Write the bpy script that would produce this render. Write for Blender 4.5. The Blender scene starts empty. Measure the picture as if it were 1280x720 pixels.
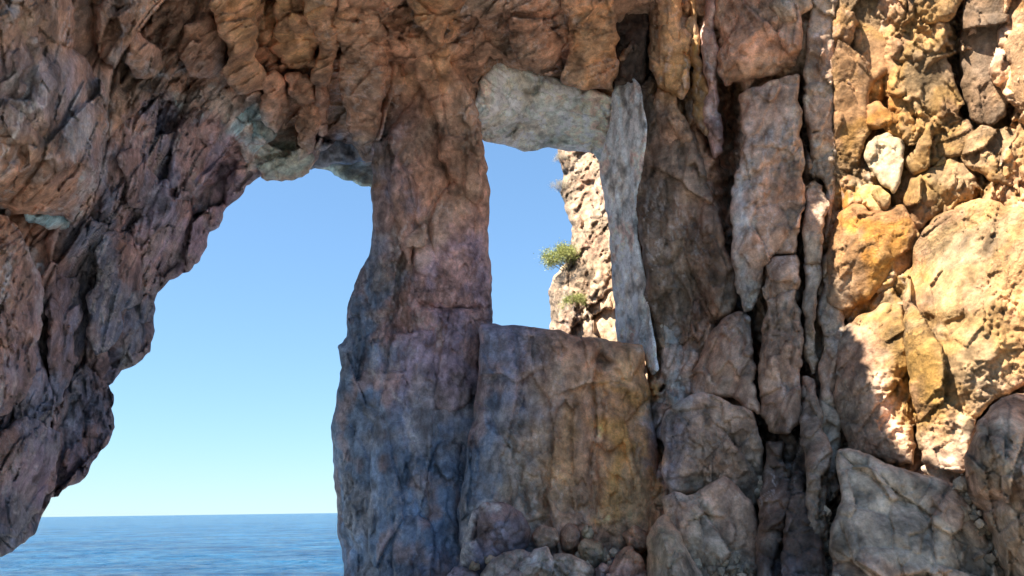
import bpy, math, random
import numpy as np
from mathutils import Matrix, Vector

# ------------------------------------------------------------------ camera
sc = bpy.context.scene
CAM = np.array([0.0, 0.0, 2.0])
PITCH, ROLL, FPX = 15.76, -0.78, 985.0
cd = bpy.data.cameras.new("camera")
cam = bpy.data.objects.new("camera", cd)
sc.collection.objects.link(cam)
cd.sensor_width = 36.0
cd.lens = 36.0 * FPX / 1280.0
cd.clip_start, cd.clip_end = 0.05, 30000
Rm = (Matrix.Rotation(math.radians(90 + PITCH), 4, 'X') @ Matrix.Rotation(math.radians(ROLL), 4, 'Z'))
cam.matrix_world = Matrix.Translation(CAM.tolist()) @ Rm
sc.camera = cam
RM = np.array(Rm.to_3x3())

# ------------------------------------------------------------------ light
TO_SUN = np.array([-0.48, -0.31, 0.82]); TO_SUN /= np.linalg.norm(TO_SUN)
SUN_EL = math.asin(TO_SUN[2]); SUN_AZ = math.atan2(TO_SUN[0], TO_SUN[1])
w = bpy.data.worlds.new("World"); sc.world = w; w.use_nodes = True
wn = w.node_tree; wn.nodes.clear()
sky = wn.nodes.new('ShaderNodeTexSky'); sky.sky_type = 'NISHITA'; sky.sun_disc = False
sky.sun_elevation = SUN_EL; sky.sun_rotation = SUN_AZ
sky.air_density = 1.15; sky.dust_density = 0.0; sky.ozone_density = 2.0
bg = wn.nodes.new('ShaderNodeBackground'); bg.inputs['Strength'].default_value = 0.072
wo = wn.nodes.new('ShaderNodeOutputWorld')
gm = wn.nodes.new('ShaderNodeGamma'); gm.inputs['Gamma'].default_value = 0.60
wb = wn.nodes.new('ShaderNodeVectorMath'); wb.operation = 'MULTIPLY'; wb.inputs[1].default_value = (.60, .88, 1.17)
wn.links.new(sky.outputs[0], gm.inputs[0]); wn.links.new(gm.outputs[0], wb.inputs[0]); wn.links.new(wb.outputs[0], bg.inputs[0]); wn.links.new(bg.outputs[0], wo.inputs[0])
sl = bpy.data.lights.new("sun", 'SUN'); sl.energy = 3.6; sl.angle = math.radians(0.53); sl.color = (1.0, 0.93, 0.80)
so = bpy.data.objects.new("sun", sl); sc.collection.objects.link(so)
so.rotation_euler = Vector(TO_SUN.tolist()).to_track_quat('Z', 'Y').to_euler()
so.location = (-20, -20, 40)
sc.view_settings.view_transform = 'Standard'; sc.view_settings.look = 'None'
sc.view_settings.gamma = 1.0; sc.view_settings.use_curve_mapping = False
sc.view_settings.exposure = 2.25
sc.cycles.max_bounces = 12; sc.cycles.diffuse_bounces = 10

# ------------------------------------------------------------------ numpy noise
def _h(ix, iy, iz, s):
    h = (ix.astype(np.int64) * 374761393 + iy.astype(np.int64) * 668265263 + iz.astype(np.int64) * 2147483647 + s * 1274126177) & 0xffffffff
    h = ((h ^ (h >> 13)) * 1274126177) & 0xffffffff
    h = ((h ^ (h >> 16)) * 2246822519) & 0xffffffff
    return h ^ (h >> 15)
def _u(h, k):
    h = ((h ^ (h >> (7 + k))) * (2654435761 + 2 * k * 97)) & 0xffffffff
    h = h ^ (h >> 15)
    return (h & 0xffffff) / float(0x1000000)
def perlin(p, seed=0):
    i = np.floor(p).astype(np.int64); f = p - i
    u = f * f * f * (f * (f * 6 - 15) + 10)
    r = 0
    for dx in (0, 1):
        wx = u[:, 0] if dx else 1 - u[:, 0]
        for dy in (0, 1):
            wy = u[:, 1] if dy else 1 - u[:, 1]
            for dz in (0, 1):
                wz = u[:, 2] if dz else 1 - u[:, 2]
                h = _h(i[:, 0] + dx, i[:, 1] + dy, i[:, 2] + dz, seed)
                g = (_u(h, 0) * 2 - 1) * (f[:, 0] - dx) + (_u(h, 1) * 2 - 1) * (f[:, 1] - dy) + (_u(h, 2) * 2 - 1) * (f[:, 2] - dz)
                r = r + wx * wy * wz * g
    return r * 1.6
def fbm(p, o=4, seed=0, gain=0.5):
    r = 0; a = 1.0
    for k in range(o):
        r = r + a * perlin(p * (2.03 ** k) + k * 17.3, seed + k); a *= gain
    return r
def ridged(p, o=4, seed=0, gain=0.5):
    r = 0; a = 1.0
    for k in range(o):
        r = r + a * (1 - 2 * np.abs(perlin(p * (2.07 ** k) + k * 11.7, seed + k))); a *= gain
    return r / 1.9
def facet(p, seed=0, rnd=0.6):
    """chunky broken planes: every Worley cell is a tilted plane with its own step"""
    i = np.floor(p).astype(np.int64)
    F1 = np.full(len(p), 9.0); F2 = np.full(len(p), 9.0); V = np.zeros(len(p))
    for dx in (-1, 0, 1):
        for dy in (-1, 0, 1):
            for dz in (-1, 0, 1):
                c0, c1, c2 = i[:, 0] + dx, i[:, 1] + dy, i[:, 2] + dz
                h = _h(c0, c1, c2, seed)
                q0 = p[:, 0] - (c0 + _u(h, 0)); q1 = p[:, 1] - (c1 + _u(h, 1)); q2 = p[:, 2] - (c2 + _u(h, 2))
                d = np.sqrt(q0 * q0 + q1 * q1 + q2 * q2)
                v = (_u(h, 3) * 2 - 1) * q0 + (_u(h, 4) * 2 - 1) * q1 + (_u(h, 5) * 2 - 1) * q2 + rnd * (_u(h, 6) - 0.5)
                n = d < F1
                F2 = np.where(n, F1, np.minimum(F2, d)); V = np.where(n, v, V); F1 = np.where(n, d, F1)
    return V, F2 - F1
def squash(p, axis, s):
    a = np.array(axis, float); a /= np.linalg.norm(a)
    return p - (1 - 1.0 / s) * (p @ a)[:, None] * a[None]

# ------------------------------------------------------------------ rays, depth fields
def rays(px, py):
    v = np.stack([(px - 640) / FPX, -(py - 360) / FPX, -np.ones_like(px)], 1)
    return v @ RM.T
def at(px, py, Y):
    r = rays(np.atleast_1d(np.array(px, float)), np.atleast_1d(np.array(py, float)))
    return CAM + r * (np.atleast_1d(Y) / r[:, 1])[:, None]
class Field:
    """smooth distance field through control points (px, py, metres away)"""
    def __init__(s, cps, c=60.0):
        a = np.array(cps, float); s.x = a[:, :2]; s.c = c; n = len(a)
        K = s.k(s.x); A = np.zeros((n + 1, n + 1)); A[:n, :n] = K; A[:n, n] = 1; A[n, :n] = 1
        s.w = np.linalg.solve(A, np.append(a[:, 2], 0))
    def k(s, q):
        d2 = ((q[:, None, :] - s.x[None]) ** 2).sum(2)
        return np.sqrt(d2 + s.c ** 2)
    def __call__(s, px, py):
        return s.k(np.stack([px, py], 1)) @ s.w[:-1] + s.w[-1]
LD = Field([(0,720,8.5),(0,500,8.2),(0,300,7.6),(0,0,6.2),(-350,300,5.2),(-350,-300,4.6),(-350,720,6),(140,520,11.5),(190,400,12.3),
            (300,230,13.4),(400,210,14.2),(200,150,10),(200,0,8),(400,0,10),(400,100,12.2),(600,0,11),(600,120,13.6),(760,0,12),
            (760,110,14),(400,-300,8),(760,-300,9),(40,660,9.8),(100,220,8.2)])
RD = Field([(770,0,13.5),(770,430,14.6),(830,300,13.8),(930,300,12.8),(930,600,11.8),(1020,300,12.3),(1040,0,11.8),(1160,100,11.3),
            (1160,400,10.8),(1280,100,10.2),(1280,600,9.4),(1150,650,9.8),(1650,300,7),(1650,-300,7.5),(1000,-300,11),(780,-300,12),
            (880,720,10.8),(1650,850,6.5),(1150,860,9),(800,860,11)])
def flat(Y): return lambda px, py: np.full(len(px), float(Y))
def lin(cps): return Field(cps, 40.0)

# ------------------------------------------------------------------ rock colour (albedo) by place: stains, minerals, painted blue haze, darkened recesses
ORA=(.66,.36,.165); RUS=(.57,.31,.20); BRN=(.47,.30,.21); MAU=(.50,.36,.42); SLA=(.26,.26,.34); BLU=(.21,.265,.36)  # BLU: blue haze over pillar foot and left wall, painted into the colour
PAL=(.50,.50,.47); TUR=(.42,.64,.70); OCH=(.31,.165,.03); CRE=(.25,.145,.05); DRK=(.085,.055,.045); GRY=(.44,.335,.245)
PGR=(.62,.68,.58); ROS=(.40,.24,.19); WHT=(.26,.175,.085)  # CRE and WHT: sunlit rock, darkened in colour to offset the strong sun
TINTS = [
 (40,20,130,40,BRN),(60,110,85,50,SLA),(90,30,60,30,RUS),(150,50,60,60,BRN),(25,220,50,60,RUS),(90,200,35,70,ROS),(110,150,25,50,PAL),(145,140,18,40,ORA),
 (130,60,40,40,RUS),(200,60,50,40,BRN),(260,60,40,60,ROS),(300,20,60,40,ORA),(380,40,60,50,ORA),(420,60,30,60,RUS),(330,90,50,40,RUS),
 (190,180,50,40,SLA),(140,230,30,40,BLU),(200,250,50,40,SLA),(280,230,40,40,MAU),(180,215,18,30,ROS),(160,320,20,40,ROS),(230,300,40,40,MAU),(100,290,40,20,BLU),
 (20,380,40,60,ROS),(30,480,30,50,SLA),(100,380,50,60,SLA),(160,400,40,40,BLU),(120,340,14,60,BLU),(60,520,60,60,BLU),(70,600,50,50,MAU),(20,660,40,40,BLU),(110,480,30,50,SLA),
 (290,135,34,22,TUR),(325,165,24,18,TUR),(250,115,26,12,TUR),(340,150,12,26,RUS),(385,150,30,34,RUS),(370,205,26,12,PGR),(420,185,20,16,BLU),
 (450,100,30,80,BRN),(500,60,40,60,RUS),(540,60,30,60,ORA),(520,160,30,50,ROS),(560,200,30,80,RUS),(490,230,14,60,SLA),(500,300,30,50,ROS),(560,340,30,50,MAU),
 (470,330,20,60,BLU),(530,300,24,40,RUS),(450,480,40,90,BLU),(530,450,40,60,MAU),(520,560,50,80,BLU),(470,640,50,60,BLU),(600,130,20,70,BRN),  # BLU on the pillar foot: haze veil painted as rock colour
 (620,50,50,50,BRN),(590,10,20,40,DRK),(690,30,50,40,RUS),(745,50,25,50,ORA),(700,90,60,16,BRN),(790,50,24,70,DRK),  # DRK: recess darkened in the colour, and the column's dark stain
 (640,470,40,60,SLA),(610,560,30,90,BLU),(690,500,30,80,BRN),(640,600,30,50,GRY),(700,600,16,50,ORA),(735,520,16,90,BRN),(785,520,34,90,(.72,.37,.13)),(790,600,32,60,(.72,.37,.13)),(710,540,20,60,(.66,.36,.16)),(740,450,60,20,RUS),(780,660,30,20,RUS),(700,650,20,30,BRN),  # BLU on the block's left: haze put into the rock colour
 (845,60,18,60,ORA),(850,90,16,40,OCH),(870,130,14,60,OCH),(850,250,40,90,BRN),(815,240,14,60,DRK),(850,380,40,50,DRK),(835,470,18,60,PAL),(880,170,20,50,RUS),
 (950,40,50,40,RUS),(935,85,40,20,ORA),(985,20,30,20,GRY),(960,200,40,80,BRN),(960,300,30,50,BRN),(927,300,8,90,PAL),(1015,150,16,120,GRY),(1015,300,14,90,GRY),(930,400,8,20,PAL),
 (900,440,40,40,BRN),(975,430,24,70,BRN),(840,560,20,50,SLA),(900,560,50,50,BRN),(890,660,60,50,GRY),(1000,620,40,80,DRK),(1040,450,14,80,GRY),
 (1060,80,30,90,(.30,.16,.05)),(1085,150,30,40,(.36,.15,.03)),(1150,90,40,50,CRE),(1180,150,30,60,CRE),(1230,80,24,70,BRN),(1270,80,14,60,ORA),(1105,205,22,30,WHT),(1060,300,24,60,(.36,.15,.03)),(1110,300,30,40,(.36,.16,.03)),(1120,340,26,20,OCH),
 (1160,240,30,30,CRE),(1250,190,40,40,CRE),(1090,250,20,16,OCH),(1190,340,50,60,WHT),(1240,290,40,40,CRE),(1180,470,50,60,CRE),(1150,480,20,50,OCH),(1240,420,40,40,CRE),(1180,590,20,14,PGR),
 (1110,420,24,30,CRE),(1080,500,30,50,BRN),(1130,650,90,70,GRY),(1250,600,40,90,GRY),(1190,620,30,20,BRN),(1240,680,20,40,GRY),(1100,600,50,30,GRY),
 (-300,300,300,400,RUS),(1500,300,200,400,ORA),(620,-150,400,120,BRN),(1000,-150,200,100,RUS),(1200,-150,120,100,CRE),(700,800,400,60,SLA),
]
_T = np.array([t[:4] for t in TINTS], float); _TC = np.array([t[4] for t in TINTS], float)
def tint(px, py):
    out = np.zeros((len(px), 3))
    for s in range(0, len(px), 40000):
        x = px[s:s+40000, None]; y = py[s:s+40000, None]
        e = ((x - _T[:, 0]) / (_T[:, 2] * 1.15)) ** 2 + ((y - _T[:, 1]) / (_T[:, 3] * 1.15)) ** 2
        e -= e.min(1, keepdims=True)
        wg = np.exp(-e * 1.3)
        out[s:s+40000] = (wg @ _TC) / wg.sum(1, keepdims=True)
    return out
VEINS = [([(132,118),(137,150),(126,200),(108,245),(92,276)],4,.8),([(92,120),(86,160),(90,190),(102,215),(104,240),(94,262)],4,.8),([(100,120),(110,150),(100,175),(88,190)],10,.45),([(5,266),(28,296),(50,338),(55,375),(44,430)],4,.8),
 ([(12,300),(10,340),(0,380)],3,.7),([(150,30),(156,60),(168,96),(200,90),(210,96)],3,.6),([(497,312),(500,350),(488,400)],3,.55),([(452,462),(478,474),(500,496),(510,530)],3,.6),([(516,530),(520,590),(526,640)],3,.4),([(640,556),(645,600)],2,.3),
 ([(184,330),(176,380),(160,430),(150,462)],5,.45),([(235,210),(250,260),(262,288)],6,.4),([(120,400),(110,450),(70,520),(40,560)],6,.35),([(100,480),(80,540),(60,580)],7,.35),([(20,560),(14,620)],5,.35),([(300,150),(320,190),(312,226)],5,.35),([(592,638),(584,670),(580,700)],8,1.0),([(592,636),(604,631),(628,632)],5,.8),([(664,692),(680,684),(694,684)],5,.8),
 ([(925,220),(924,300),(930,360),(936,400)],7,.55),([(880,60),(900,100),(906,120)],3,.5),([(850,110),(868,140),(880,166)],5,.3),([(838,400),(850,440),(868,500)],5,.4),([(842,500),(884,492)],3,.4)]
def colour(P, px, py, tcol, tw, vein, seed, grain):
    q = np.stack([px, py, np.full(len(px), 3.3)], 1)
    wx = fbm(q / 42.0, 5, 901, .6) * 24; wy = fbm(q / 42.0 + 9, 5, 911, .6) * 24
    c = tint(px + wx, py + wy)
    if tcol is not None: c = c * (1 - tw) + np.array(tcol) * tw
    a = fbm(P * 0.9, 4, 21)[:, None]; b = fbm(P * 4.0, 4, 31)[:, None]
    g = fbm(squash(P, (0.15, 0, 1), 2.4) * 3.6, 4, 41)[:, None]
    lum = c.mean(1, keepdims=True)      # iron staining and grey weathering change the hue, not the overall lightness, of the local rock
    k1 = np.clip((a - .1) * 1.7, 0, .45); k2 = np.clip((-a - .15) * 1.4, 0, .4)
    c = c * (1 - k1) + np.array(RUS) / np.mean(RUS) * lum * k1
    c = c * (1 - k2) + np.array(GRY) / np.mean(GRY) * lum * k2 * .9
    c = c * np.clip(1 + grain * (0.9 * b + 0.8 * g), .35, 1.9)
    if vein > 0:
        m = np.clip(fbm(P * 0.7 + 5, 3, 55) * 3 + .35, 0, 1)
        v = np.clip(1 - np.abs(fbm(squash(P, (0.4, 0, 1), 2.2) * 1.7, 4, 61)) * 14, 0, 1) * m
        f = np.clip(fbm(squash(P, (.35, 0, 1), 3) * 7, 3, 71) * 2.2 - .35, 0, 1) * m * .6
        v = np.clip(np.maximum(v, f) * vein, 0, .85)[:, None]
        c = c * (1 - v) + np.array((.68, .60, .56)) * v
    jx = fbm(q / 14.0, 3, 931) * 9; jy = fbm(q / 14.0 + 5, 3, 941) * 9; fr = np.clip(.75 + 1.1 * fbm(P * 5.0, 4, 951), 0, 1)
    for pts, wd, st in VEINS:
        lo = np.min(pts, 0) - 30; hi = np.max(pts, 0) + 30
        s_ = np.where((px > lo[0]) & (px < hi[0]) & (py > lo[1]) & (py < hi[1]))[0]
        if len(s_) == 0: continue
        x = (px + jx)[s_]; y = (py + jy)[s_]; dd = np.full(len(s_), 1e9)
        for (ax, ay), (bx, by) in zip(pts[:-1], pts[1:]):
            ex, ey = bx - ax, by - ay; tt = np.clip(((x - ax) * ex + (y - ay) * ey) / (ex * ex + ey * ey), 0, 1)
            dd = np.minimum(dd, np.hypot(x - ax - tt * ex, y - ay - tt * ey))
        k_ = (st * fr[s_] * np.exp(-(dd / wd) ** 2))[:, None]; c[s_] = c[s_] * (1 - k_) + np.array((.66, .60, .58)) * k_
    return np.clip(c, 0.01, 0.9)

# ------------------------------------------------------------------ materials
def rock_material(name, bump=0.5, scale=1.0, rough=0.88):
    m = bpy.data.materials.new(name); m.use_nodes = True; n = m.node_tree.nodes; l = m.node_tree.links
    b = n['Principled BSDF']; b.inputs['Roughness'].default_value = rough
    b.inputs['Specular IOR Level'].default_value = 0.25
    geo = n.new('ShaderNodeNewGeometry')
    at_ = n.new('ShaderNodeAttribute'); at_.attribute_name = 'rock_tint'
    n1 = n.new('ShaderNodeTexNoise'); n1.inputs['Scale'].default_value = 9 * scale; n1.inputs['Detail'].default_value = 12; n1.inputs['Roughness'].default_value = .68
    n2 = n.new('ShaderNodeTexNoise'); n2.inputs['Scale'].default_value = 34 * scale; n2.inputs['Detail'].default_value = 6; n2.inputs['Roughness'].default_value = .7
    vo = n.new('ShaderNodeTexVoronoi'); vo.inputs['Scale'].default_value = 13 * scale; vo.feature = 'F1'
    wp = n.new('ShaderNodeVectorMath'); wp.operation = 'MULTIPLY_ADD'; wp.inputs[1].default_value = (.12, .12, .12)
    l.new(geo.outputs['Position'], n1.inputs['Vector']); l.new(geo.outputs['Position'], n2.inputs['Vector'])
    l.new(n1.outputs['Color'], wp.inputs[0]); l.new(geo.outputs['Position'], wp.inputs[2]); l.new(wp.outputs[0], vo.inputs['Vector'])
    r1 = n.new('ShaderNodeMapRange'); r1.inputs[1].default_value = .3; r1.inputs[2].default_value = .7; r1.inputs[3].default_value = .6; r1.inputs[4].default_value = 1.4
    l.new(n1.outputs[0], r1.inputs[0])
    r2 = n.new('ShaderNodeMapRange'); r2.inputs[1].default_value = .3; r2.inputs[2].default_value = .7; r2.inputs[3].default_value = .78; r2.inputs[4].default_value = 1.22
    l.new(n2.outputs[0], r2.inputs[0])
    mu = n.new('ShaderNodeMath'); mu.operation = 'MULTIPLY'; l.new(r1.outputs[0], mu.inputs[0]); l.new(r2.outputs[0], mu.inputs[1])
    vm = n.new('ShaderNodeVectorMath'); vm.operation = 'SCALE'; l.new(at_.outputs['Color'], vm.inputs[0]); l.new(mu.outputs[0], vm.inputs['Scale'])
    l.new(vm.outputs[0], b.inputs['Base Color'])
    ad = n.new('ShaderNodeMath'); ad.operation = 'MULTIPLY_ADD'; ad.inputs[1].default_value = .35; l.new(n2.outputs[0], ad.inputs[0]); l.new(n1.outputs[0], ad.inputs[2])
    ad2 = n.new('ShaderNodeMath'); ad2.operation = 'MULTIPLY_ADD'; ad2.inputs[1].default_value = .35; l.new(vo.outputs['Distance'], ad2.inputs[0]); l.new(ad.outputs[0], ad2.inputs[2])
    n3 = n.new('ShaderNodeTexNoise'); n3.inputs['Scale'].default_value = 2.6 * scale; n3.inputs['Detail'].default_value = 9; n3.inputs['Roughness'].default_value = .62; n3.inputs['Distortion'].default_value = .4
    ms = n.new('ShaderNodeMapping'); ms.inputs['Scale'].default_value = (1, 1, .55); ms.inputs['Rotation'].default_value = (.3, .35, 0)
    l.new(geo.outputs['Position'], ms.inputs[0]); l.new(ms.outputs[0], n3.inputs['Vector'])
    s1 = n.new('ShaderNodeMath'); s1.operation = 'SUBTRACT'; s1.inputs[1].default_value = .5; l.new(n3.outputs[0], s1.inputs[0])
    s2 = n.new('ShaderNodeMath'); s2.operation = 'ABSOLUTE'; l.new(s1.outputs[0], s2.inputs[0])
    s3 = n.new('ShaderNodeMapRange'); s3.inputs[1].default_value = 0; s3.inputs[2].default_value = .012; s3.inputs[3].default_value = 0; s3.inputs[4].default_value = .35; l.new(s2.outputs[0], s3.inputs[0])
    ad3 = n.new('ShaderNodeMath'); ad3.operation = 'ADD'; l.new(ad2.outputs[0], ad3.inputs[0]); l.new(s3.outputs[0], ad3.inputs[1])
    nm = n.new('ShaderNodeTexNoise'); nm.inputs['Scale'].default_value = .9 * scale; nm.inputs['Detail'].default_value = 3; l.new(geo.outputs['Position'], nm.inputs['Vector'])
    rs = n.new('ShaderNodeMapRange'); rs.inputs[1].default_value = .38; rs.inputs[2].default_value = .62; rs.inputs[3].default_value = bump * .25; rs.inputs[4].default_value = min(1, bump * 1.4); l.new(nm.outputs[0], rs.inputs[0])
    bp = n.new('ShaderNodeBump'); l.new(rs.outputs[0], bp.inputs['Strength']); bp.inputs['Distance'].default_value = .12 / scale
    l.new(ad3.outputs[0], bp.inputs['Height']); l.new(bp.outputs[0], b.inputs['Normal'])
    return m
ROCK = rock_material('cave_rock', .6)
COARSE = rock_material('crumbly_rock', .9, 1.0, .92)
CLIFF = rock_material('cliff_rock', .9, .5, .95)

# ------------------------------------------------------------------ object helpers
col = sc.collection
def tag(o, label=None, cat=None, group=None, kind=None):
    if label: o['label'] = label
    if cat: o['category'] = cat
    if group: o['group'] = group
    if kind: o['kind'] = kind
    return o
def empty(name, loc):
    o = bpy.data.objects.new(name, None); o.location = loc; o.empty_display_size = .3; col.objects.link(o); return o
def link_mesh(name, V, F, C, mat, parent=None, smooth=True):
    V = np.asarray(V, float)
    if parent is not None: org = np.array(parent.location)
    else: org = np.array([V[:, 0].mean(), V[:, 1].mean(), V[:, 2].min()])
    me = bpy.data.meshes.new(name); nv = len(V); F = np.asarray(F, np.int32); k = F.shape[1]
    me.vertices.add(nv); me.vertices.foreach_set('co', (V - org).astype(np.float32).ravel())
    me.loops.add(F.size); me.loops.foreach_set('vertex_index', F.ravel())
    me.polygons.add(len(F)); me.polygons.foreach_set('loop_start', np.arange(0, F.size, k, dtype=np.int32))
    me.polygons.foreach_set('use_smooth', np.full(len(F), smooth))
    me.update(calc_edges=True); me.validate()
    if C is not None:
        ca = me.color_attributes.new('rock_tint', 'FLOAT_COLOR', 'POINT')
        ca.data.foreach_set('color', np.concatenate([C, np.ones((nv, 1))], 1).astype(np.float32).ravel())
    me.materials.append(mat)
    o = bpy.data.objects.new(name, me); col.objects.link(o)
    if parent is not None: o.parent = parent
    else: o.location = org
    return o

def rough_outline(poly, jit, seed):
    rng = random.Random(seed); pts = [np.array(p, float) for p in poly]
    L = 4.0
    while True:
        out = []; more = False
        for a, b in zip(pts, pts[1:] + pts[:1]):
            out.append(a); d = b - a; ln = np.hypot(*d)
            if ln > L * 1.9:
                n = np.array([-d[1], d[0]]) / ln
                out.append(a + d * rng.uniform(.4, .6) + n * rng.gauss(0, 1) * min(ln, 40) * jit); more = True
        pts = out
        if not more: return np.array(pts)
def poly_dist(x, y, P):
    n = len(x); D = np.full(n, 1e9); NX = np.zeros(n); NY = np.zeros(n); ins = np.zeros(n, bool)
    A = P; B = np.roll(P, -1, 0)
    for (ax, ay), (bx, by) in zip(A, B):
        ex, ey = bx - ax, by - ay; L2 = ex * ex + ey * ey + 1e-9
        t = np.clip(((x - ax) * ex + (y - ay) * ey) / L2, 0, 1)
        qx, qy = ax + t * ex, ay + t * ey; d = (x - qx) ** 2 + (y - qy) ** 2
        m = d < D; D = np.where(m, d, D); NX = np.where(m, qx, NX); NY = np.where(m, qy, NY)
        if ay != by:
            c = ((ay > y) != (by > y)) & (x < (bx - ax) * (y - ay) / (by - ay) + ax); ins ^= c
    return np.sqrt(D), NX, NY, ins
def axis_samples(lo, hi, f0, f1, step):
    out = []; v = lo
    while v < hi:
        out.append(v)
        o = max(f0 - v, v - f1, 0); v += step * (1 + min(o / 12.0, 4.0))
    out.append(hi); return np.array(out)

STEP = 1.7
def relief(name, poly, depth, parent=None, mat=None, prot=.3, R=.5, dome=.5, edge=None, amps=(.12, .05, .03), cells=(1.1, .38), axis=(0, 0, 1), stretch=2.0,
           crack=.5, skirt=.8, back=None, step=None, seed=1, jit=.10, tcol=None, tw=.6, vein=.4, grain=.5, inset=6.0, flute=0.0, grit=.012, warp=.12, cuts=0, tilt=(0, 0), creases=()):
    """A rock body: outline, real distance, domed and broken front, sides and (for free bodies) a back.
       prot: bulge towards the sea in m; R: rounding radius of its edges; back: thickness in m of a free body."""
    step = step or STEP
    P = rough_outline(poly, jit, seed)
    lo = P.min(0); hi = P.max(0)
    xs = axis_samples(lo[0], hi[0], -8, 1288, step); ys = axis_samples(lo[1], hi[1], -8, 728, step)
    X, Yy = np.meshgrid(xs, ys); nx, ny = len(xs), len(ys)
    x = X.ravel(); y = Yy.ravel()
    D, NX, NY, ins = poly_dist(x, y, P)
    I = ins.reshape(ny, nx)
    cell = I[:-1, :-1] & I[1:, :-1] & I[:-1, 1:] & I[1:, 1:]
    idx = np.arange(nx * ny).reshape(ny, nx)
    F = np.stack([idx[:-1, :-1][cell], idx[1:, :-1][cell], idx[1:, 1:][cell], idx[:-1, 1:][cell]], 1)
    if len(F) == 0: return None
    # directed edges used once are the rim
    E = np.concatenate([F[:, [0, 1]], F[:, [1, 2]], F[:, [2, 3]], F[:, [3, 0]]])
    key = E[:, 0].astype(np.int64) * (nx * ny) + E[:, 1]; rkey = E[:, 1].astype(np.int64) * (nx * ny) + E[:, 0]
    rim = E[~np.isin(key, rkey)]
    rv = np.unique(rim)
    gx = np.zeros(nx * ny); gy = np.zeros(nx * ny)
    ln = np.maximum(D[rv], 1e-3); gx[rv] = (x[rv] - NX[rv]) / ln; gy[rv] = (y[rv] - NY[rv]) / ln
    near = D[rv] < 3.2 * max(step, 2); sv = rv[near]
    x = x.copy(); y = y.copy(); x[sv] = NX[sv]; y[sv] = NY[sv]; D[rv] = 0
    used = np.unique(F); remap = -np.ones(nx * ny, np.int64); remap[used] = np.arange(len(used))
    F = remap[F]; rim = remap[rim]; x = x[used]; y = y[used]; d = D[used]; gx = gx[used]; gy = gy[used]
    Y0 = depth(x, y)
    cx, cy = P.mean(0); Y0 = Y0 + tilt[0] * (x - cx) / 100.0 + tilt[1] * (y - cy) / 100.0
    ray = rays(x, y); ray /= ray[:, 1:2]
    rl = np.linalg.norm(ray, axis=1); rn = ray / rl[:, None]
    W = CAM + ray * Y0[:, None]
    dm = d * Y0 / FPX
    t = np.clip(dm / R, 0, 1); e = 1 - np.sqrt(np.maximum(1 - (1 - t) ** 2, 0))
    dmax = max(np.percentile(dm, 97), 1e-3); td = np.clip(dm / dmax, 0, 1); dm_ = np.sqrt(1 - (1 - td) ** 2)
    if cuts:   # big flat broken faces meeting in sharp arrises
        rg = random.Random(seed * 7 + 1); ux = W[:, 0] - W[:, 0].mean(); uz = W[:, 2] - W[:, 2].mean(); a0 = rg.uniform(0, 6.28); hc = np.full(len(W), 9.0)
        wob = .10 * fbm(W * 1.1, 3, seed + 3)
        for k in range(cuts):
            an = a0 + 6.283 * k / cuts + rg.uniform(-.4, .4); pr = ux * math.cos(an) + uz * math.sin(an); ext = max(np.percentile(pr, 98), .05)
            hc = np.minimum(hc, 1 + rg.uniform(-.05, .45) - rg.uniform(.55, 1.3) * pr / ext + wob)
        base = .85 * np.clip(hc, -.3, 1.0 + .0 * hc) + .15 * dm_
    else: base = (1 - dome) + dome * dm_
    h = prot * base - e * (edge if edge is not None else R)
    # broken surface
    q = W + warp * np.stack([fbm(W * 1.3, 3, seed + 5), fbm(W * 1.3 + 7, 3, seed + 6), fbm(W * 1.3 + 13, 3, seed + 7)], 1)
    qs = squash(q, axis, stretch)
    v1, g1 = facet(qs / cells[0] + seed * 3.1, seed + 11)
    v2, g2 = facet(qs / cells[1] + seed * 1.7, seed + 12)
    h = h + amps[0] * (v1 * 1.6 - crack * np.exp(-g1 * 14)) + amps[1] * (v2 * 1.6 - crack * np.exp(-g2 * 9))
    mk = np.clip(.55 + 1.9 * fbm(W * .75 + 31, 3, 777), .12, 1.25)
    if step < 3:
        v3, g3 = facet(qs * (2.6 / cells[1]) + 4.4, seed + 13)
        h = h + mk * amps[1] * .6 * (v3 * 1.5 - crack * .8 * np.exp(-g3 * 6))
    h = h + amps[2] * ridged(qs * 2.2, 5, seed + 14, .55) * .7 + amps[2] * .6 * fbm(q * 7, 4, seed + 15)
    v4, g4 = facet(q * 8.5, seed + 19)
    h = h + mk * grit * (1.1 * fbm(q * 14, 3, seed + 18) + 1.3 * v4 - .8 * np.exp(-g4 * 9))
    if flute > 0:
        fl = ridged(squash(q, axis, 7) * 1.6, 3, seed + 16); h = h + flute * fl
    for cr in creases:   # drawn fissures: polyline, width px, depth m
        pts, wd, dp = cr; dd = np.full(len(x), 1e9)
        jx = fbm(np.stack([x, y, x * 0], 1) / 18, 3, 77) * 7
        for (ax, ay), (bx, by) in zip(pts[:-1], pts[1:]):
            ex, ey = bx - ax, by - ay; tt = np.clip(((x + jx - ax) * ex + (y - ay) * ey) / (ex * ex + ey * ey), 0, 1)
            dd = np.minimum(dd, np.hypot(x + jx - ax - tt * ex, y - ay - tt * ey))
        h = h - dp * np.exp(-(dd / wd) ** 2)
    V = W - rn * h[:, None]
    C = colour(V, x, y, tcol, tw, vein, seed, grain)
    n0 = len(V); Vs = [V]; Fs = [F]; Cs = [C]
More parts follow.
